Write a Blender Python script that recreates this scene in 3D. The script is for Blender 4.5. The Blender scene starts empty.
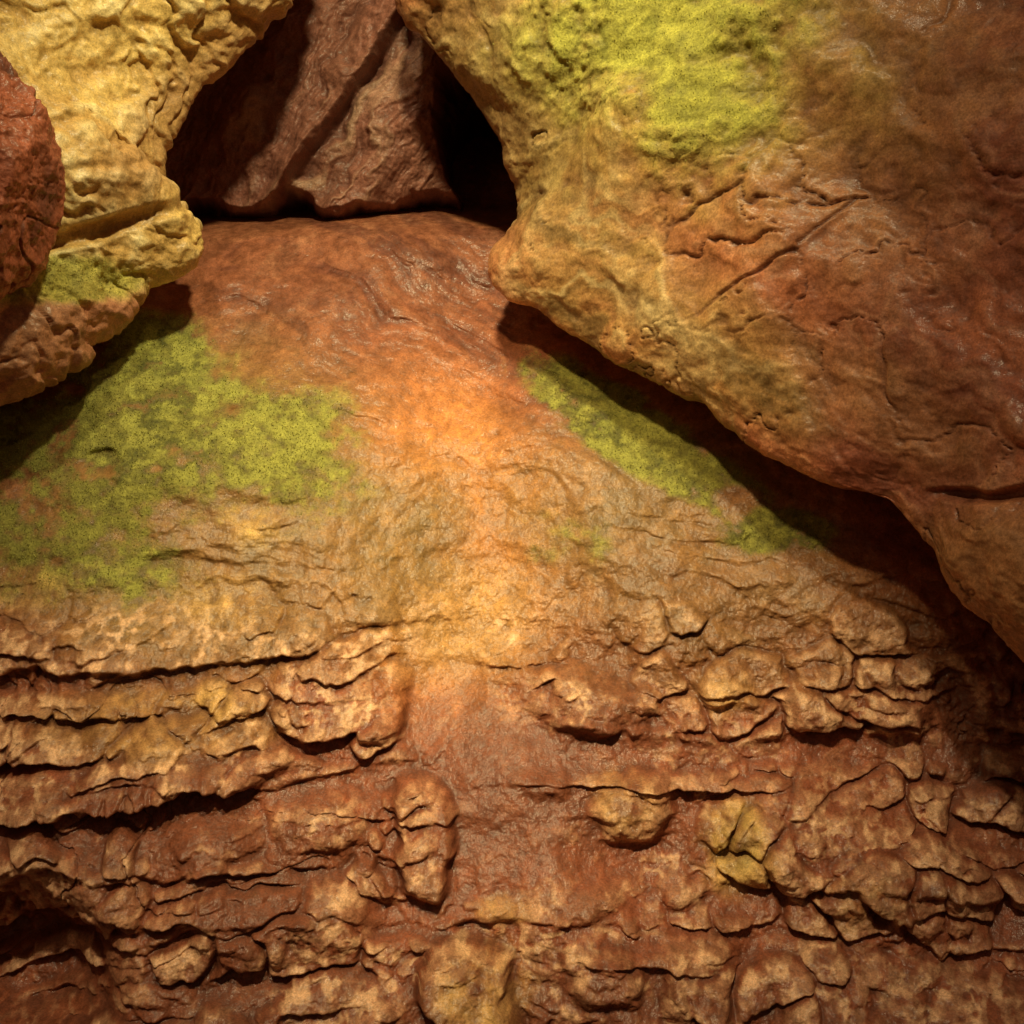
import bpy, math, numpy as np
rng=np.random.default_rng(7)
CAMZ=1.6; CD=8.0
# ---------------------------------------------------------------- noise
TB=rng.random((64,64,64)).astype(np.float32)*2-1
TBf=TB.ravel()
def vn(x,y,z):
    x=np.asarray(x,np.float32);y=np.asarray(y,np.float32);z=np.asarray(z,np.float32)
    x,y,z=np.broadcast_arrays(x,y,z)
    xi=np.floor(x).astype(np.int32);yi=np.floor(y).astype(np.int32);zi=np.floor(z).astype(np.int32)
    fx=x-xi;fy=y-yi;fz=z-zi
    fx=fx*fx*fx*(fx*(fx*6-15)+10);fy=fy*fy*fy*(fy*(fy*6-15)+10);fz=fz*fz*fz*(fz*(fz*6-15)+10)
    x0=xi&63;x1=(xi+1)&63;y0=(yi&63)*64;y1=((yi+1)&63)*64;z0=(zi&63)*4096;z1=((zi+1)&63)*4096
    def L(a,b,t): return a+(b-a)*t
    a=L(L(TBf[z0+y0+x0],TBf[z0+y0+x1],fx),L(TBf[z0+y1+x0],TBf[z0+y1+x1],fx),fy)
    b=L(L(TBf[z1+y0+x0],TBf[z1+y0+x1],fx),L(TBf[z1+y1+x0],TBf[z1+y1+x1],fx),fy)
    return L(a,b,fz)
def fbm(x,y,z,o=5,g=0.5,l=2.03,ridge=False):
    s=0;a=1;t=0
    for i in range(o):
        n=vn(x+17.3*i,y+5.1*i,z+9.7*i)
        if ridge: n=1-2*np.abs(n)
        s=s+a*n;t+=a;a*=g
        x,y,z=(x*.96+z*.28)*l,y*l,(z*.96-x*.28)*l
    return s/t
def fbx(x,y,z,o=5,g=0.5,l=2.03,ridge=False):
    s=0;a=1;t=0
    for i in range(o):
        n=vn(x+17.3*i,y+5.1*i,z+9.7*i)
        if ridge: n=1-2*np.abs(n)
        s=s+a*n;t+=a;a*=g;x=x*l;y=y*l;z=z*l
    return s/t
def sst(a,b,x):
    t=np.clip((x-a)/(b-a),0,1);return t*t*(3-2*t)
def voro(x,y,seed=0,jit=0.85):
    xi=np.floor(x).astype(np.int32);yi=np.floor(y).astype(np.int32)
    f1=np.full(x.shape,9.,np.float32);f2=f1.copy();r=np.zeros_like(f1)
    for dx in(-1,0,1):
        for dy in(-1,0,1):
            cx=xi+dx;cy=yi+dy
            k=((cx&63)+(cy&63)*64)+seed*4096
            px=cx+.5+jit*.5*TBf[k];py=cy+.5+jit*.5*TBf[k+8192]
            d=np.sqrt((px-x)**2+(py-y)**2)
            n=d<f1
            f2=np.where(n,f1,np.minimum(f2,d));r=np.where(n,TBf[k+20480],r);f1=np.where(n,d,f1)
    return f1,f2,r
def mix(a,b,t): return a+(np.asarray(b,np.float32)-a)*t[...,None]
def blur(a,k):
    for ax in(0,1):
        for _ in range(2):
            p=np.pad(a,[(k+1,k) if i==ax else (0,0) for i in(0,1)],mode='edge')
            c=np.cumsum(p.astype(np.float64),axis=ax)
            n=2*k+1
            a=((c[n:]-c[:-n]) if ax==0 else (c[:,n:]-c[:,:-n]))/n
            a=a.astype(np.float32)
    return a
# image pixel coordinates + depth, unprojected from the camera -> world metres
def unproject(b,e,y):
    d=CD+y
    return np.array([(b-512)/2048*d,y,(512-e)/2048*d+CAMZ],np.float32)
def grid_mesh(name,P,col,mask,mat,flip=False):
    M,N=P.shape[:2]
    me=bpy.data.meshes.new(name)
    me.vertices.add(M*N);me.vertices.foreach_set("co",P.reshape(-1).astype(np.float32))
    i=np.arange(M*N).reshape(M,N)
    q=np.stack([i[:-1,:-1],i[:-1,1:],i[1:,1:],i[1:,:-1]],-1).reshape(-1,4)
    if flip:q=q[:,::-1]
    nf=len(q)
    me.loops.add(nf*4);me.loops.foreach_set("vertex_index",q.reshape(-1).astype(np.int32))
    me.polygons.add(nf);me.polygons.foreach_set("loop_start",np.arange(0,nf*4,4,dtype=np.int32))
    me.polygons.foreach_set("use_smooth",np.ones(nf,bool))
    me.update(calc_edges=True)
    ca=me.color_attributes.new("rockcol",'FLOAT_COLOR','POINT')
    c=np.ones((M*N,4),np.float32);c[:,:3]=np.clip(col.reshape(-1,3),0.005,0.9);ca.data.foreach_set("color",c.reshape(-1))
    at=me.attributes.new("moss",'FLOAT','POINT');at.data.foreach_set("value",mask.reshape(-1).astype(np.float32))
    me.materials.append(mat)
    ob=bpy.data.objects.new(name,me);bpy.context.scene.collection.objects.link(ob);return ob
def crm(cp,ts):
    n=cp.shape[0];i=np.clip(np.floor(ts).astype(int),0,n-2);f=(ts-i).reshape(-1,*([1]*(cp.ndim-1)))
    g=lambda k:cp[np.clip(k,0,n-1)]
    p0,p1,p2,p3=g(i-1),g(i),g(i+1),g(i+2)
    return .5*((2*p1)+(p2-p0)*f+(2*p0-5*p1+4*p2-p3)*f*f+(3*p1-p0-3*p2+p3)*f**3)
def normals(P):
    du=np.gradient(P,axis=0);dv=np.gradient(P,axis=1)
    n=np.cross(du,dv);return n/(np.linalg.norm(n,axis=-1,keepdims=True)+1e-9)
# ---------------------------------------------------------------- material
def rockmat(name,bump=0.5,scale=1.0,rough=(0.38,0.7),coat=.25):
    m=bpy.data.materials.new(name);m.use_nodes=True;nt=m.node_tree;N=nt.nodes;Lk=nt.links
    b=N["Principled BSDF"]
    at=N.new("ShaderNodeAttribute");at.attribute_name="rockcol"
    ms=N.new("ShaderNodeAttribute");ms.attribute_name="moss"
    tc=N.new("ShaderNodeTexCoord")
    def noise(s,d,r=.6):
        n=N.new("ShaderNodeTexNoise");n.inputs["Scale"].default_value=s*scale;n.inputs["Detail"].default_value=d
        n.inputs["Roughness"].default_value=r
        Lk.new(tc.outputs["Object"],n.inputs["Vector"]);return n
    n1=noise(26,4,.65);n3=noise(130,2,.7)
    def mr(src,a,b_,c,d):
        r=N.new("ShaderNodeMapRange");r.inputs[1].default_value=a;r.inputs[2].default_value=b_;r.inputs[3].default_value=c;r.inputs[4].default_value=d
        Lk.new(src,r.inputs[0]);return r.outputs[0]
    def math_(op,a,b_):
        r=N.new("ShaderNodeMath");r.operation=op
        for i,v in enumerate((a,b_)):
            if isinstance(v,(int,float)):r.inputs[i].default_value=v
            else:Lk.new(v,r.inputs[i])
        return r.outputs[0]
    v=math_('MULTIPLY',mr(n1.outputs[0],.3,.7,.72,1.28),mr(n3.outputs[0],.3,.7,.7,1.3))
    mx=N.new("ShaderNodeMix");mx.data_type='RGBA';mx.blend_type='MULTIPLY';mx.inputs[0].default_value=1
    cb=N.new("ShaderNodeCombineColor")
    for i in range(3):Lk.new(v,cb.inputs[i])
    Lk.new(at.outputs["Color"],mx.inputs[6]);Lk.new(cb.outputs[0],mx.inputs[7])
    Lk.new(mx.outputs[2],b.inputs["Base Color"])
    dry=math_('MULTIPLY',ms.outputs["Fac"],.35)
    Lk.new(math_('ADD',mr(n1.outputs[0],.35,.65,rough[0],rough[1]),dry),b.inputs["Roughness"])
    b.inputs["Specular IOR Level"].default_value=.35
    ct=math_('MULTIPLY',math_('SUBTRACT',1.0,ms.outputs["Fac"]),coat)
    Lk.new(ct,b.inputs["Coat Weight"]);b.inputs["Coat Roughness"].default_value=.16
    h=math_('MULTIPLY',n1.outputs[0],.009)
    fm=math_('MULTIPLY',n3.outputs[0],math_('ADD',math_('MULTIPLY',ms.outputs["Fac"],.006),.0024))
    h=math_('ADD',h,fm)
    bp=N.new("ShaderNodeBump");bp.inputs["Strength"].default_value=bump;bp.inputs["Distance"].default_value=1
    Lk.new(h,bp.inputs["Height"]);Lk.new(bp.outputs[0],b.inputs["Normal"]);Lk.new(bp.outputs[0],b.inputs["Coat Normal"])
    return m
MUD=(.25,.078,.034);ORG=(.58,.225,.06);MOSS=(.19,.20,.04);OLV=(.23,.15,.042);OCH=(.62,.39,.13);DRK=(.09,.032,.02);RED=(.31,.09,.04);PUR=(.18,.07,.055)
# ================================================================= SLOPE
def g(z): return np.where(z>0,.50*z+.22*z*z,.42*z-.02*z*z)
def S(b,e):  # image pixel coordinates -> x and height on the slope
    z=(512-e)/256.
    for _ in range(20): z=(512-e)/2048*(8+float(g(np.float64(z))))
    d=8+float(g(np.float64(z)));return (b-512)/2048*d,z
def axis(a,b,n,lo,hi):
    f=np.linspace(a,b,n);o1=a-(a-lo)*np.linspace(1,0,40,endpoint=False)**1.6
    o2=b+(hi-b)*(np.linspace(0,1,41)[1:])**1.6
    return np.concatenate([o1,f,o2])
xs=axis(-2.35,2.35,1200,-7,7);zs=axis(-2.1,1.75,1000,-4,3.0)
X,Z=np.meshgrid(xs.astype(np.float32),zs.astype(np.float32))
w1=fbm(X*.9,3.1,Z*.9,4);w2=fbm(X*3,8.2,Z*3,3);w3=fbm(X*.9+40,13.1,Z*.9,4);wf=fbm(X*8,2.2,Z*8,4,.6)
def blob(b,e,rb,re,rot=0,soft=.5,wob=.25):
    cx,cz=S(b,e);x2,_=S(b+rb,e);_,z2=S(b,e+re);rx=abs(x2-cx);rz=abs(cz-z2)
    c,s=math.cos(math.radians(rot)),math.sin(math.radians(rot))
    dx=X-cx;dz=Z-cz;u=(dx*c+dz*s)/rx;v=(-dx*s+dz*c)/rz
    d=np.sqrt(u*u+v*v)+wob*(w2*.6+w1*.6)+wob*.5*wf
    return 1-sst(1-soft,1+soft,d)
low=1-sst(S(0,680)[1],S(0,550)[1],Z+.12*w1)
mud=np.maximum.reduce([blob(500,800,75,115,0,.3),blob(440,700,55,60,0,.3),blob(350,785,90,16,10,.4)*.8,blob(620,900,160,20,0,.4)*.4,blob(560,870,75,22)*.8,blob(640,756,120,18)*.8,blob(400,915,60,20)*.6,blob(850,752,150,16)*.7])
centre=blob(470,560,120,150,0,.5)
zz=Z+.12*w1+.045*w2+.012*wf+.03*X
bounds=[];z0=-4.
r2=np.random.default_rng(3)
while z0<3: bounds.append(z0);z0+=r2.uniform(.07,.24)
bounds=np.array(bounds,np.float32)
k=np.clip(np.searchsorted(bounds,zz.ravel()).reshape(zz.shape)-1,0,len(bounds)-2)
t=(zz-bounds[k])/(bounds[k+1]-bounds[k])
bedoff=(r2.random(len(bounds)).astype(np.float32))[k]
prof=sst(0,.2,t)*(1-.8*t)
vary=sst(-.15,.4,vn(X*1.5+k*3.7,k*1.9,2.))
Hb=.05*prof*(.3+.9*bedoff)*vary*(.12+.88*low)
nx=X*3.9+.7*w2+1.6*w3+.18*wf;nz=Z*7.2+.7*w2+1.2*w1+.16*wf
f1,f2,rr=voro(nx,nz,0)
ed=f2-f1
plate=sst(.02,.18,ed)*(.6+.4*np.sqrt(np.clip(1-(f1/.8)**2,0,1)))
pn=low*(1-mud)*sst(-.5,.05,w3+.6*w1+.1)
Hb+=.062*plate*np.clip(rr*.75+.5,.05,1)*pn
f1b,f2b,rb_=voro(X*9+1.0*w2+.3*wf,Z*13+1.0*w2+3*w1+.3*wf,1)
pl2=sst(0.02,.25,f2b-f1b)*(.4+.6*np.sqrt(np.clip(1-(f1b/.7)**2,0,1)))*np.clip(rb_*1.3,0,1)
Hb+=.030*pl2*low*(1-mud)*sst(-.3,.2,w2+.15)
def slab(b0,b1,e0,e1,h,rot=0,p=5,lip=.5,seed=0,edge=.1):
    cx,cz=S((b0+b1)/2,(e0+e1)/2);rx=abs(S(b1,(e0+e1)/2)[0]-cx);rz=abs(S(0,e0)[1]-S(0,e1)[1])/2
    c,s=math.cos(math.radians(rot)),math.sin(math.radians(rot))
    wx=.04*vn(X*6+seed,Z*6,seed*1.7)+.015*vn(X*20,Z*20+seed,4.)+.015*wf;wz=.03*vn(X*5,Z*5+seed,9+seed)+.012*vn(X*22,Z*22,seed*3.)+.012*wf
    dx=X-cx+wx;dz=Z-cz+wz;u=(dx*c+dz*s)/rx;v=(-dx*s+dz*c)/rz
    d=(np.abs(u)**p+np.abs(v)**p)**(1/p)
    dm=(1-d)*min(rx,rz)
    a=sst(-.006,.32*edge,dm)
    return h*a*(1-lip*np.clip(v*.5+.5,0,1)),a
SL=[slab(-80,292,755,808,.15,8,7,.5,1),slab(-60,135,722,762,.12,3,6,.5,31),slab(142,288,715,760,.11,5,6,.5,41),slab(-60,190,690,718,.10,3,7,.5,42),slab(196,285,685,714,.10,0,5,.4,43),slab(-80,385,600,672,.075,2,6,.9,2),slab(270,408,655,745,.09,0,4,.6,3),
 slab(520,668,664,738,.10,-8,3,.5,4,.3),slab(692,760,664,718,.085,0,3,.4,5,.25),slab(770,850,668,725,.07,0,3.5,.4,6,.2),slab(870,945,655,735,.075,-3,4,.5,7,.2),slab(950,1080,665,740,.07,-3,4,.5,27,.2),
 slab(392,453,775,900,.10,2,5,.2,8),slab(590,682,768,852,.09,10,2.6,.2,9,.3),slab(705,1010,790,925,.13,-14,2.8,.4,10,.4),
 slab(424,520,942,1024,.14,-14,5,.2,11),slab(-60,150,840,935,.085,-5,3,.5,12,.3),slab(150,270,800,870,.085,-5,3.2,.4,13,.3),slab(262,385,785,860,.08,-8,3,.4,28,.3),slab(170,300,875,965,.08,-12,3.2,.4,29,.3),slab(285,385,870,950,.075,5,3.2,.4,30,.3),
 slab(740,1080,955,1060,.09,-12,4,.6,14,.2),slab(560,650,935,1010,.07,6,3,.4,15,.2),slab(655,738,925,1030,.075,-6,3,.4,32,.2),slab(160,420,975,1080,.07,6,3,.5,16,.2),slab(505,575,765,800,.04,0,3,.3,17,.2),
 slab(470,525,895,930,.055,0,2.6,.3,18,.2),slab(560,640,880,920,.055,8,2.6,.3,19,.2),slab(660,700,870,910,.05,8,2.6,.3,33,.2),slab(490,560,512,560,.035,0,3,.7,20,.3),slab(365,465,528,556,.04,0,3,.8,21,.3),slab(350,400,575,645,.05,0,3,.6,22,.3),
 slab(230,290,505,545,.03,0,3,.6,23,.3),slab(410,520,640,668,.03,0,3,.6,24,.3),slab(700,800,560,600,.03,0,3,.7,25,.3),slab(540,700,585,630,.03,0,3,.8,26,.3),
 slab(150,360,470,500,.035,-3,4,.8,34,.3),slab(120,340,530,556,.04,2,4,.8,35,.3),slab(505,640,520,550,.025,0,4,.8,36,.3),slab(690,810,515,545,.03,0,3,.8,37,.3),slab(10,200,560,590,.04,2,4,.8,44,.3),slab(210,350,560,592,.04,-2,4,.8,45,.3)]
slabmask=np.zeros_like(X);SH=np.zeros_like(X)
for hh,a in SL: SH=np.maximum(SH,hh);slabmask=np.maximum(slabmask,a)
Hb*=1-.85*mud*(1-slabmask)
H=blur(Hb,1)*(1-.3*slabmask)+blur(SH,1)
smooth=1-.6*mud*(1-slabmask)
H+=.15*fbm(X*.8+5,1.,Z*.8,3)+.04*fbm(X*2.4,21.,Z*2.4,4)
ua=X*.93-Z*.36;va=X*.36+Z*.93
fl=fbx(ua*1.5,va*5.5+1.6*w1+.5*w2,5.,5,.5)
fr=fbx(ua*2.4+3,va*9+2.2*w1+1.2*w2,9.,4,.55,ridge=True)
upz=sst(S(0,520)[1],S(0,400)[1],Z)
H+=(.042*fl+.006*fr)*(1-low)*(.3+.7*(1-centre))*(.3+.7*upz)
fl2=fbx(X*2.4,Z*6+1.5*w1+1.5*w2,15.,4,.5)
H+=.018*fl2*smooth
H+=(.010+.008*low)*fbm(X*12,3.,Z*13,5,.62)*smooth-.012*np.abs(fbm(X*6+w2,31.,Z*7,4,.55))*smooth*low
H+=.007*fbm(X*38,5.,Z*42,3,.7)*(.35+.65*low)*(1-.5*mud)
stp=(Z*9+1.6*w1+1.2*w2+.3*wf);sf=stp-np.floor(stp)
mid=blob(430,560,330,90,0,.5)
H+=.016*sst(0,.25,sf)*(1-sf)*mid*sst(-.2,.3,w2+w3)
cr=np.abs(vn(X*2.1+w2*.9+wf*.3,Z*3.4+w2*.7,51.));H-=.018*(1-sst(.0,.05,cr))*low*(1-mud)*sst(0,.3,w1+.1)
H-=.06*np.exp(-((X-S(470,600)[0])/.22)**2)*sst(S(0,900)[1],S(0,600)[1],Z)
holl=blob(10,975,85,85,0,.6);H-=.45*holl
H-=.05*blob(105,462,16,12,0,.5)
H-=.40*sst(S(0,235)[1],S(0,190)[1],Z)
Y=g(Z)-H
P=np.stack([X+.0*H,Y,Z+CAMZ-.4*(H-blur(H,12))],-1)
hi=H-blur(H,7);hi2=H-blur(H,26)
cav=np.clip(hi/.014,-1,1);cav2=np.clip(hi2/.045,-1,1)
n4=fbm(X*2.2,71.,Z*2.8,5,.6);n5=fbm(X*9,81.,Z*12,4,.6);n6=fbm(X*24,91.,Z*26,3,.6)
C=np.zeros(X.shape+(3,),np.float32)+np.array(MUD,np.float32)
C=mix(C,RED,sst(-.2,.4,n4)*.6)
C=mix(C,(.18,.06,.03),sst(.1,-.3,n4)*.5)
C=mix(C,(.15,.048,.028),blob(340,240,240,80,0,.6)*.8)
C=mix(C,(.42,.15,.065),np.clip(sst(.0,.5,fr)*(1-low)*.4,0,1))
C=mix(C,(.15,.052,.028),np.clip(sst(-.05,-.45,fr)*(1-low)*.5,0,1))
C=mix(C,ORG,np.clip(blob(445,545,110,140,0,.6)*.95+blob(430,420,95,60,-20,.6)*.3,0,1))  # warm lamp glow at the centre, painted into the rock colour
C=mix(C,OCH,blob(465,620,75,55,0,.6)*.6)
olive=np.maximum.reduce([blob(220,540,230,130,0,.4),blob(660,540,170,110,-20,.5)*.85,blob(240,420,120,90,0,.6)*.8,blob(160,720,130,40)*.5,blob(740,640,200,60)*.4])
C=mix(C,OLV,np.clip(olive*(.85+.5*n4),0,1)*.88)
C=mix(C,(.14,.09,.03),np.clip(olive*sst(0,.4,n5+.4*n4),0,1)*.55)
C=mix(C,(.38,.20,.06),np.clip(olive*sst(0.1,.4,-n5+.4*n4),0,1)*.45)
mo=np.maximum.reduce([blob(70,460,170,120,10,.5),blob(150,370,60,60,0,.5),blob(260,450,110,80,0,.6)*.62,blob(615,420,125,36,-33,.35),blob(700,478,95,30,-33,.45),blob(765,530,60,24,0,.35),blob(560,380,35,30)*.8,blob(60,570,140,40)*.6,blob(560,540,60,30)*.35])
mo=np.clip(mo*(1.0+1.0*n5+1.0*n4+.6*n6),0,1);mo=sst(.15,1.0,mo)
mo*=1-blob(735,500,24,15,0,.3)
C=mix(C,MOSS,mo*.88)
C=mix(C,(.09,.10,.025),np.clip(mo*sst(.05,-.35,n5+.6*n6),0,1)*.75)
C=mix(C,(.32,.33,.07),np.clip(mo*sst(.05,.4,n4+.6*n6),0,1)*.6)
lz=fbm(X*16,23.,Z*21,3,.55,ridge=True)
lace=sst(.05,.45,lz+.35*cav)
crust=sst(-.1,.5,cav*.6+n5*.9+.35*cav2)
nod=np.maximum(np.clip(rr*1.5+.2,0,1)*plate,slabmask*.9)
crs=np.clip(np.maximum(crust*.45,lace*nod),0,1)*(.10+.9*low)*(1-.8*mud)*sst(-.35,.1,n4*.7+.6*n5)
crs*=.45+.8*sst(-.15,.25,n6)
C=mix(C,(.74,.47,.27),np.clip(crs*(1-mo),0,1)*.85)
C=mix(C,OCH,np.clip((blob(740,850,34,45,0,.4)*1.3+blob(225,600,45,22)*.8+blob(225,700,35,16)+blob(160,720,110,30)*.5+blob(255,525,30,20)*.8+blob(480,985,45,40)*.9+blob(625,800,28,30)*.6+blob(725,690,30,22)*.7+blob(500,910,25,14)*.7+blob(860,900,40,25)*.5+blob(20,590,50,20)*.6)*(.6+1.*n5+.5*n6),0,1)*.8)
C=mix(C,(.40,.36,.07),np.clip(blob(735,840,24,32,0,.5)*(.6+n5),0,1)*.5)
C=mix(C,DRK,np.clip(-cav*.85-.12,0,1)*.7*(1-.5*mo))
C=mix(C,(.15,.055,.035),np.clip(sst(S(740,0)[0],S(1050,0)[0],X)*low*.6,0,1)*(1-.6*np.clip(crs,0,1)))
C*=(1+.22*n5+.25*n6)[...,None]
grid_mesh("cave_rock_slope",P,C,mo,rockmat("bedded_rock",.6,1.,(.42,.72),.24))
SLOPE=(P.copy(),mo.copy())
# ================================================================= LOFTED ROCKS
def loft(edge,outer,ts,dy,under,M=620,N=760):
    rows=[]
    for fr_,d in under[::-1]:
        rows.append([unproject(a[0]+(o[0]-a[0])*fr_,a[1]+(o[1]-a[1])*fr_,a[2]+d) for a,o in zip(edge,outer)])
    for t_,d in zip(ts,dy):
        rows.append([unproject(a[0]+(o[0]-a[0])*t_,a[1]+(o[1]-a[1])*t_,a[2]*(1-t_)+o[2]*t_+d) for a,o in zip(edge,outer)])
    cp=np.array(rows,np.float32)
    def dist(c,n):
        L=np.linalg.norm(np.diff(c,axis=0),axis=-1).mean(axis=1)**.8+.02
        cum=np.concatenate([[0],np.cumsum(L)]);return np.interp(np.linspace(0,cum[-1],n),cum,np.arange(len(cum)))
    a=crm(cp,dist(cp,M));bq=a.transpose(1,0,2)
    return crm(bq,dist(cp.transpose(1,0,2),N)).transpose(1,0,2).astype(np.float32)
def bl3(P,b,e,rb,re,rot=0,soft=.5,wn=None,y=0.):
    c0=unproject(b,e,y);sx=(8+y)/2048;dx=(P[...,0]-c0[0])/sx;dz=(P[...,2]-c0[2])/sx
    c,s=math.cos(math.radians(rot)),math.sin(math.radians(rot))
    d=np.sqrt(((dx*c+dz*s)/rb)**2+((-dx*s+dz*c)/re)**2)
    if wn is not None:d=d+wn
    return 1-sst(1-soft,1+soft,d)
# ---- right overhang
E=[(385,-200,.75),(398,-60,.72),(408,5,.7),(455,55,.62),(492,110,.55),(519,180,.5),(520,222,.45),(498,262,.38),(515,298,.28),(600,350,.08),(700,400,-.16),(820,480,-.48),(920,538,-.70),(962,602,-.82),(1040,695,-.95),(1200,860,-1.1)]
O=[(520,-900,.3),(700,-900,.2),(800,-900,0),(900,-900,-.1),(1000,-900,-.2),(1150,-850,-.3),(1300,-750,-.4),(1400,-650,-.5),(1500,-500,-.6),(1600,-350,-.8),(1700,-200,-.9),(1750,-50,-1.),(1800,80,-1.1),(1850,200,-1.2),(1850,350,-1.3),(1850,600,-1.4)]
B=loft(E,O,[0,.012,.04,.10,.2,.38,.65,1],[0,-.07,-.15,-.25,-.38,-.52,-.6,-.5],[(.008,.09),(.03,.3),(.06,.9),(.08,2.4)],660,860)
nn=normals(B)
if nn[400,450,1]>0:nn=-nn
x,y,z=B[...,0],B[...,1],B[...,2]
wA=fbm(x*.9,y*.9,z*.9,4);wB=fbm(x*3.2,y*3.2,z*3.2,4)
u=x*.80-z*.60;v=x*.60+z*.80
D=.18*wA+.065*fbx(u*1.1+.4*wB,v*2.6+.6*wB,y*1.5,5,.5)
D+=.014*fbx(u*3+wB,v*9+1.5*wB,y*3,5,.6)*sst(-.3,.3,wB+.1)
n7=fbm(x*11,y*11,z*11,4,.6)
crk=np.abs(vn(u*1.5+wB*.9,v*1.9+wB*.9+.1*n7,y+3));crm1=sst(-.05,.3,wA+.5*wB)
D-=.018*(1-sst(0,.02,crk))*crm1
crk2=np.abs(vn(u*3.4+wB*1.1+9,v*2.2+wB*1.1+.15*n7,y*2+13));D-=.012*(1-sst(0,.03,crk2))*sst(.15,-.25,wA)
c1,c2,c3=voro(x*3.6+1.0*wB+.12*n7,z*4.4+1.0*wB+.12*n7,1)
netm=bl3(B,790,240,115,90,-20,.5,.3*wB,-.4)
netc=(1-sst(0.01,.06,c2-c1))*netm*sst(-.3,.1,n7+.2)
D-=.016*netc+.012*(c3*sst(0,.25,c2-c1))*netm
edgez=np.clip(1-np.abs(np.arange(B.shape[0])/B.shape[0]-.42)/.18,0,1)[:,None]
D+=.012*fbm(x*13,y*13,z*13,5,.65)*(.45+.55*edgez)
mossR=np.maximum(bl3(B,665,0,140,100,-8,.75,.5*wB,-.3),bl3(B,705,95,80,75,-20,.7,.6*wB,-.3)*.85)
mossR=sst(.1,1.05,np.clip(mossR*(1+.8*wB+.7*n7),0,1))
D+=.04*mossR
cv=bl3(B,965,497,28,7,-4,.6,.4*wB,-.9)+bl3(B,1010,492,30,6,12,.6,.4*wB,-.9);D-=.06*np.clip(cv,0,1)
D+=.07*bl3(B,990,565,70,55,-30,.6,.2*wB,-.9)
P2=B+nn*D[...,None]
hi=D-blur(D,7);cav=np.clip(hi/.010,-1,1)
C=np.zeros(P2.shape,np.float32)+np.array((.44,.145,.065),np.float32)
nA=fbm(x*1.5,y*1.5,z*1.5,5,.6);nS=fbx(u*1.5,v*9+1.5*wB,y*2,5,.6);nT=fbx(x*1.6+z*.9+.7*wB,(z-x*.5)*.9+7,y,5,.6)
vein=fbx(u*1.2+.8*wB+3,v*5+1.6*wB,y*1.5,4,.55,ridge=True)
C=mix(C,(.29,.085,.045),sst(-.05,.35,nS)*.6)
C=mix(C,(.56,.24,.11),sst(.05,.4,nA)*.5)
C=mix(C,(.22,.07,.045),sst(-.0,-.4,nT)*.6)
C=mix(C,(.62,.30,.17),sst(.45,.8,vein)*.5)
strip=np.maximum.reduce([bl3(P2,560,180,60,150,18,.5,.3*wB,0),bl3(P2,600,290,130,62,-35,.5,.3*wB,0),bl3(P2,700,340,130,50,-38,.5,.3*wB,-.3),bl3(P2,470,40,50,80,25,.5,None,.3)])
C=mix(C,(.38,.235,.075),np.clip(strip*(.9+.7*nS),0,1)*.88)
C=mix(C,(.17,.10,.035),np.clip(strip*sst(-.05,.35,nS)*.85,0,1))
C=mix(C,(.62,.47,.22),np.clip(strip*sst(.4,.75,vein)*.6,0,1))
C=mix(C,(.20,.115,.045),bl3(P2,490,90,70,140,28,.6,.3*wB,.3)*.75)  # olive-brown edge, darkened in colour for a face turned from the light
C=mix(C,(.42,.22,.085),np.maximum(bl3(P2,990,590,80,90,0,.4,.3*wB,-.9),bl3(P2,870,400,110,40,-40,.5,.3*wB,-.5)*.6)*.7)
C=mix(C,(.44,.32,.075),np.clip(bl3(P2,720,60,190,130,-10,.8,.5*wB,-.4)*(.9+.6*n7),0,1)*.65)
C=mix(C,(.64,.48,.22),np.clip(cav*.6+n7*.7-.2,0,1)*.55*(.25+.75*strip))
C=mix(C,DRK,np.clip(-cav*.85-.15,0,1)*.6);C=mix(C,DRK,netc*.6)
C=mix(C,(.42,.42,.07),mossR*.88)
C=mix(C,(.26,.27,.05),np.clip(mossR*sst(0,-.35,n7),0,1)*.6)
C*=(1+.22*n7)[...,None]
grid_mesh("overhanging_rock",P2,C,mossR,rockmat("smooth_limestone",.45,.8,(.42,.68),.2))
RIGHT=(P2.copy(),mossR)
# ---- left overhang
E=[(330,-200,.6),(300,-70,.6),(283,0,.58),(238,50,.55),(188,100,.5),(152,155,.48),(152,200,.46),(196,230,.44),(192,260,.40),(150,284,.33),(110,318,.22),(64,376,.07),(18,408,-.03),(-60,442,-.15),(-250,520,-.3)]
O=[(150,-900,.2),(50,-900,.1),(-50,-850,0),(-150,-800,-.1),(-250,-700,-.1),(-350,-600,-.1),(-450,-500,-.15),(-500,-400,-.2),(-550,-300,-.25),(-600,-200,-.3),(-650,-100,-.3),(-680,0,-.4),(-700,100,-.5),(-700,220,-.6),(-720,400,-.7)]
B=loft(E,O,[0,.02,.06,.13,.25,.5,1],[0,-.08,-.17,-.27,-.38,-.48,-.45],[(.015,.09),(.04,.35),(.08,.9),(.1,2.4)],560,700)
nn=normals(B)
if nn[300,350,1]>0:nn=-nn
x,y,z=B[...,0],B[...,1],B[...,2]
wA=fbm(x*1.1+9,y*1.1,z*1.1,4);wB=fbm(x*3.6,y*3.6+5,z*3.6,4)
f1,f2,rr=voro(x*4.2+1.2*wB+.8*wA,z*5.2+1.2*wB+y*2,2)
D=.13*wA+.05*fbm(x*2.6,y*2.6,z*2.6,4,.5)+.03*sst(0,.3,f2-f1)*(.6+.4*rr)+.03*fbm(x*7,y*7,z*9+wB,5,.6)
D-=.02*np.abs(fbm(x*9,y*9,z*11,4,.5))
D-=.05*bl3(B,60,240,120,9,22,.5,.3*wB,0.)
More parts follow.
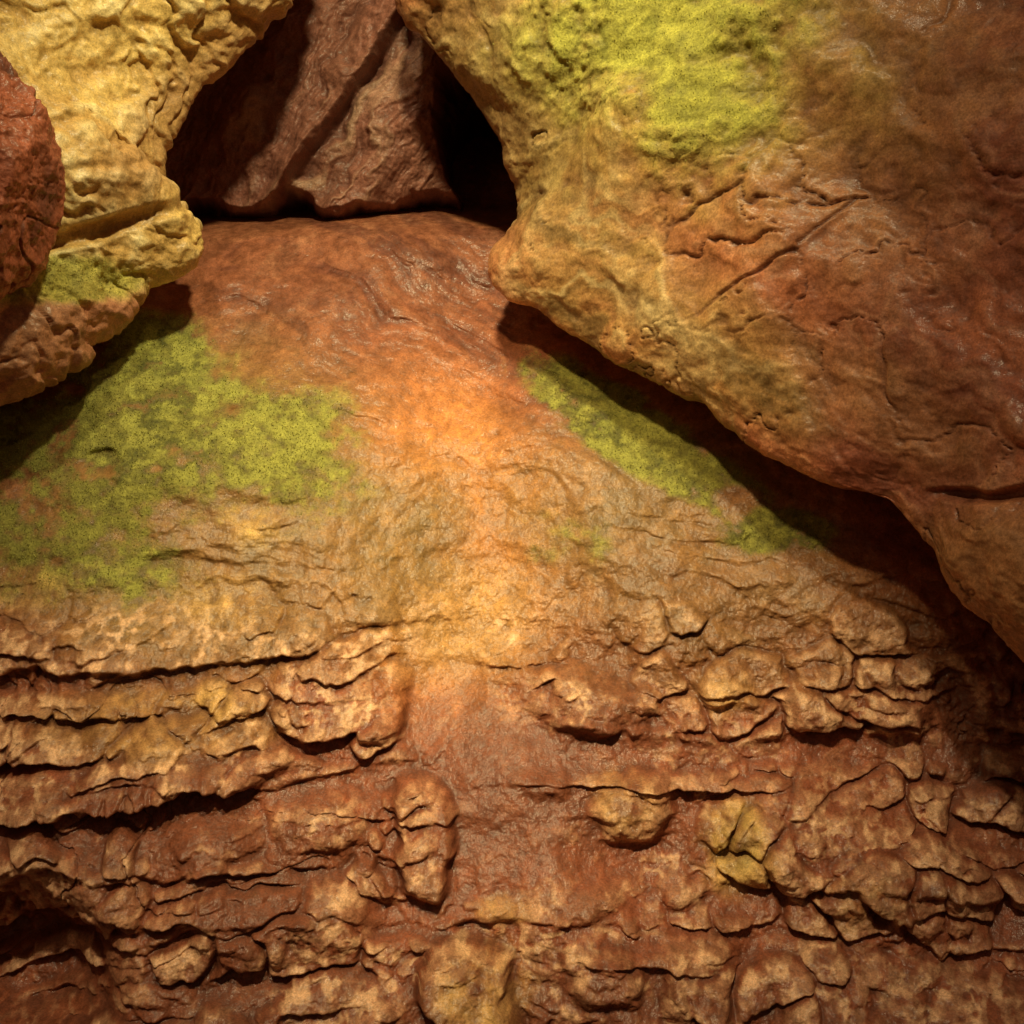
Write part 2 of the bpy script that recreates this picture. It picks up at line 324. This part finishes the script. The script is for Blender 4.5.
lowm=bl3(B,50,345,120,60,25,.4,.2*wB,-.1)
D+=.05*bl3(B,50,340,90,38,25,.6,.2*wB,-.1)
P3=B+nn*D[...,None]
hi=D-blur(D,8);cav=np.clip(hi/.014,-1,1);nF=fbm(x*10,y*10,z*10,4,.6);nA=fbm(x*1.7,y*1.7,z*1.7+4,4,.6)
C=np.zeros(P3.shape,np.float32)+np.array((.70,.49,.16),np.float32)
C=mix(C,(.50,.29,.09),sst(-.1,.4,nA)*.6)
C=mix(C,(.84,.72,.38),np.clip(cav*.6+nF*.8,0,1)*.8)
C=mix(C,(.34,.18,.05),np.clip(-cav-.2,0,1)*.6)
C=mix(C,(.46,.19,.11),sst(.2,.8,lowm)*.9)
C=mix(C,(.32,.14,.065),bl3(P3,215,90,45,150,-35,.5,.3*wB,.4)*.65)
ml=bl3(P3,60,278,80,26,5,.5,.5*wB,-.1);ml=sst(.15,.9,np.clip(ml*(1+.8*nF),0,1))
C=mix(C,(.42,.41,.08),ml*.8)
C*=(1+.2*nF)[...,None]
grid_mesh("overhanging_rock.001",P3,C,ml,rockmat("ochre_limestone",.5,1.0,(.42,.7),.2))
LEFT=(P3.copy(),ml)
# ---- red boulder at far left
T,Ph=np.meshgrid(np.linspace(0,math.pi,300),np.linspace(0,2*math.pi,480),indexing='ij')
d0=np.stack([np.sin(T)*np.cos(Ph),np.sin(T)*np.sin(Ph),np.cos(T)],-1).astype(np.float32)
x,y,z=d0[...,0],d0[...,1],d0[...,2]
R=1+.20*fbm(x*1.2+3,y*1.2,z*1.2,4)+.06*fbm(x*4,y*4,z*5,4,.6)
for nv_,off in (((.55,-.6,.58),.80),((.9,-.3,-.3),.86),((.2,-.95,-.1),.84)):
    n_=np.array(nv_)/np.linalg.norm(nv_);dd=d0@n_.astype(np.float32)
    R=np.where(dd>.05,np.minimum(R,off/np.maximum(dd,.05)+.05*fbm(x*5,y*5,z*5,4)),R)
crk=np.abs(vn(x*1.4+.3*fbm(x*4,y*4,z*4,3),y*1.4,z*2.6+5+x*.6));R-=.05*(1-sst(0,.05,crk))
R+=.025*fbm(x*12,y*12,z*12,4,.65)+.035*fbm(x*3,y*3,z*7,4,.6,ridge=True)
P4=np.stack([x*.36,y*.36,z*.47],-1)*R[...,None]+unproject(-38,168,-.36)
nA=fbm(x*2,y*2,z*2,4);nB=fbm(x*9,y*9,z*9,4,.6);C=mix(np.zeros(P4.shape,np.float32)+np.array((.38,.115,.06),np.float32),(.20,.065,.04),sst(-.1,.35,nA))
C=mix(C,DRK,(1-sst(0,.06,crk))*.6);C*=(1+.35*nB)[...,None]
grid_mesh("red_boulder",P4,C,np.zeros(T.shape),rockmat("red_rock",.5))
# ================================================================= NICHE WALL
U,Ee=np.meshgrid(np.linspace(60,640,600),np.linspace(-260,300,560))
sx=(8+1.3)/2048
xw=((U-512)*sx).astype(np.float32);zw=((512-Ee)*sx).astype(np.float32)
def L2(b,e): return ((b-512)*sx,(512-e)*sx)
def side(p,q,x,z):
    (x0,z0),(x1,z1)=p,q;l=math.hypot(x1-x0,z1-z0);return ((x-x0)*(z1-z0)-(z-z0)*(x1-x0))/l
wa=fbm(xw*1.5,7.,zw*1.5,4);wb=fbm(xw*5,17.,zw*5,4)
s1=side(L2(262,222),L2(408,20),xw+.06*wa+.03*wb,zw)
Hn=.24*np.exp(-np.clip(-s1,0,9)/.22)*(1-sst(-.03,.03,s1))+.05*sst(-.02,.03,s1)
Hn+=.12*np.exp(-((s1-.28)/.17)**2)
Hn-=.25*sst(-.30,-1.1,s1)
al=xw*.55+zw*.83
st=fbx(s1*7+.6*wb+.4*wa,al*1.1,3.,5,.6)
Hn+=.07*st+.14*wa+.03*wb+.02*fbm(xw*12,2.,zw*12,4,.62)
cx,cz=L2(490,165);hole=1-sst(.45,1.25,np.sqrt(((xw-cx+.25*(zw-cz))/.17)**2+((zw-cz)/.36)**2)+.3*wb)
Hn-=1.9*hole
Hn-=.35*sst(196,216,Ee+30*wb)
yy=1.26-Hn-.25*sst(60,-260,Ee)
P5=np.stack([xw,yy,zw+CAMZ],-1)
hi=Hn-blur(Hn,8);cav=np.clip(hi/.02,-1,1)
C=np.zeros(P5.shape,np.float32)+np.array((.22,.088,.058),np.float32)
C=mix(C,PUR,sst(.0,.4,wa)*.7);C=mix(C,(.42,.26,.17),sst(.15,.5,st)*.65)
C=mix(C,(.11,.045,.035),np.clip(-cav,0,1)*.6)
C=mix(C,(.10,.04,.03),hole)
C=mix(C,(.17,.06,.045),np.clip(bl3(P5,215,150,75,160,-25,.5,.3*wb,1.3),0,1)*.5)  # left rock's shade over this side of the niche, put into the colour
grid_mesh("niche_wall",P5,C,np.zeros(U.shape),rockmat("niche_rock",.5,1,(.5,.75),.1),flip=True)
# ================================================================= MOSS tufts (very short pile)
def tufts(src,count,size):
    P,mk=src
    M,N=mk.shape
    n=normals(P)
    if n[M//2,N//2,1]>0:n=-n
    a=np.linalg.norm(np.cross(np.gradient(P,axis=0),np.gradient(P,axis=1)),axis=-1)
    w=(a*np.clip(mk,0,1)**1.5).ravel().astype(np.float64)
    w*=(np.abs(P[...,0])<2.8).ravel()
    w/=w.sum();idx=rng.choice(M*N,count,p=w)
    c=P.reshape(-1,3)[idx]+rng.normal(0,.002,(count,3));nr=n.reshape(-1,3)[idx]
    d=nr*.8+rng.normal(0,.6,(count,3))+np.array([0,0,.2]);d/=np.linalg.norm(d,axis=1,keepdims=True)
    s=np.cross(d,rng.normal(0,1,(count,3)));s/=np.linalg.norm(s,axis=1,keepdims=True)
    h=size*rng.uniform(.4,1.5,(count,1));wd=h*.4
    return np.stack([c-s*wd-nr*.002,c+s*wd-nr*.002,c+d*h],1).reshape(-1,3)
V=np.concatenate([tufts(SLOPE,34000,.0055),tufts(RIGHT,16000,.0045),tufts(LEFT,5000,.005)])
me=bpy.data.meshes.new("moss");nv=len(V);me.vertices.add(nv);me.vertices.foreach_set("co",V.astype(np.float32).ravel())
me.loops.add(nv);me.loops.foreach_set("vertex_index",np.arange(nv,dtype=np.int32));me.polygons.add(nv//3);me.polygons.foreach_set("loop_start",np.arange(0,nv,3,dtype=np.int32));me.update(calc_edges=True)
mm=bpy.data.materials.new("moss");mm.use_nodes=True;nt=mm.node_tree;b=nt.nodes["Principled BSDF"]
nz=nt.nodes.new("ShaderNodeTexNoise");nz.inputs["Scale"].default_value=14;nz.inputs["Detail"].default_value=3
tc=nt.nodes.new("ShaderNodeTexCoord");nt.links.new(tc.outputs["Object"],nz.inputs["Vector"])
cr=nt.nodes.new("ShaderNodeValToRGB");cr.color_ramp.elements[0].position=.35;cr.color_ramp.elements[1].position=.65
cr.color_ramp.elements[0].color=(.22,.22,.05,1);cr.color_ramp.elements[1].color=(.42,.42,.09,1)
nt.links.new(nz.outputs[0],cr.inputs[0]);nt.links.new(cr.outputs[0],b.inputs["Base Color"]);b.inputs["Roughness"].default_value=.8
me.materials.append(mm);bpy.context.scene.collection.objects.link(bpy.data.objects.new("moss",me))
# ================================================================= LIGHT
sc=bpy.context.scene
from mathutils import Vector
w=bpy.data.worlds.new("World");sc.world=w;w.use_nodes=True;nt=w.node_tree
sky=nt.nodes.new("ShaderNodeTexSky");sky.sky_type='NISHITA';sky.sun_disc=False
frm=Vector((-.12,-.66,.76)).normalized()
sky.sun_elevation=math.asin(frm.z);sky.sun_rotation=math.atan2(frm.x,frm.y)
tint=nt.nodes.new("ShaderNodeMix");tint.data_type='RGBA';tint.blend_type='MULTIPLY';tint.inputs[0].default_value=1;tint.inputs[7].default_value=(1,.50,.24,1)
bg=nt.nodes["Background"];bg.inputs[1].default_value=.024;nt.links.new(sky.outputs[0],tint.inputs[6]);nt.links.new(tint.outputs[2],bg.inputs[0])
sl=bpy.data.lights.new("sun","SUN");sl.energy=1.0;sl.angle=math.radians(2.5);sl.color=(1,.78,.46)
so=bpy.data.objects.new("sun",sl);so.rotation_euler=frm.to_track_quat('Z','Y').to_euler();sc.collection.objects.link(so)
def spot(name,loc,tgt,en,col,ang,blend=.8,size=.12):
    l=bpy.data.lights.new(name,"SPOT");l.energy=en;l.color=col;l.spot_size=math.radians(ang);l.spot_blend=blend;l.shadow_soft_size=size
    o=bpy.data.objects.new(name,l);o.location=loc;o.rotation_euler=(Vector(loc)-Vector(tgt)).to_track_quat('Z','Y').to_euler();sc.collection.objects.link(o)
spot("cave_floodlight",(-.3,-4.4,5.0),(-.20,-.05,1.10),980,(1,.73,.36),40,1.0)
spot("cave_floodlight.001",(-.4,-2.1,5.6),(-.4,-.1,3.6),640,(1,.86,.46),75,1.0)
cam=bpy.data.cameras.new("camera");cam.lens=72;cam.sensor_width=36;cam.clip_end=500
co=bpy.data.objects.new("camera",cam);co.location=(0,-CD,CAMZ);co.rotation_euler=(math.radians(90),0,0);sc.collection.objects.link(co);sc.camera=co
sc.view_settings.view_transform='Standard';sc.view_settings.look='None';sc.view_settings.exposure=0
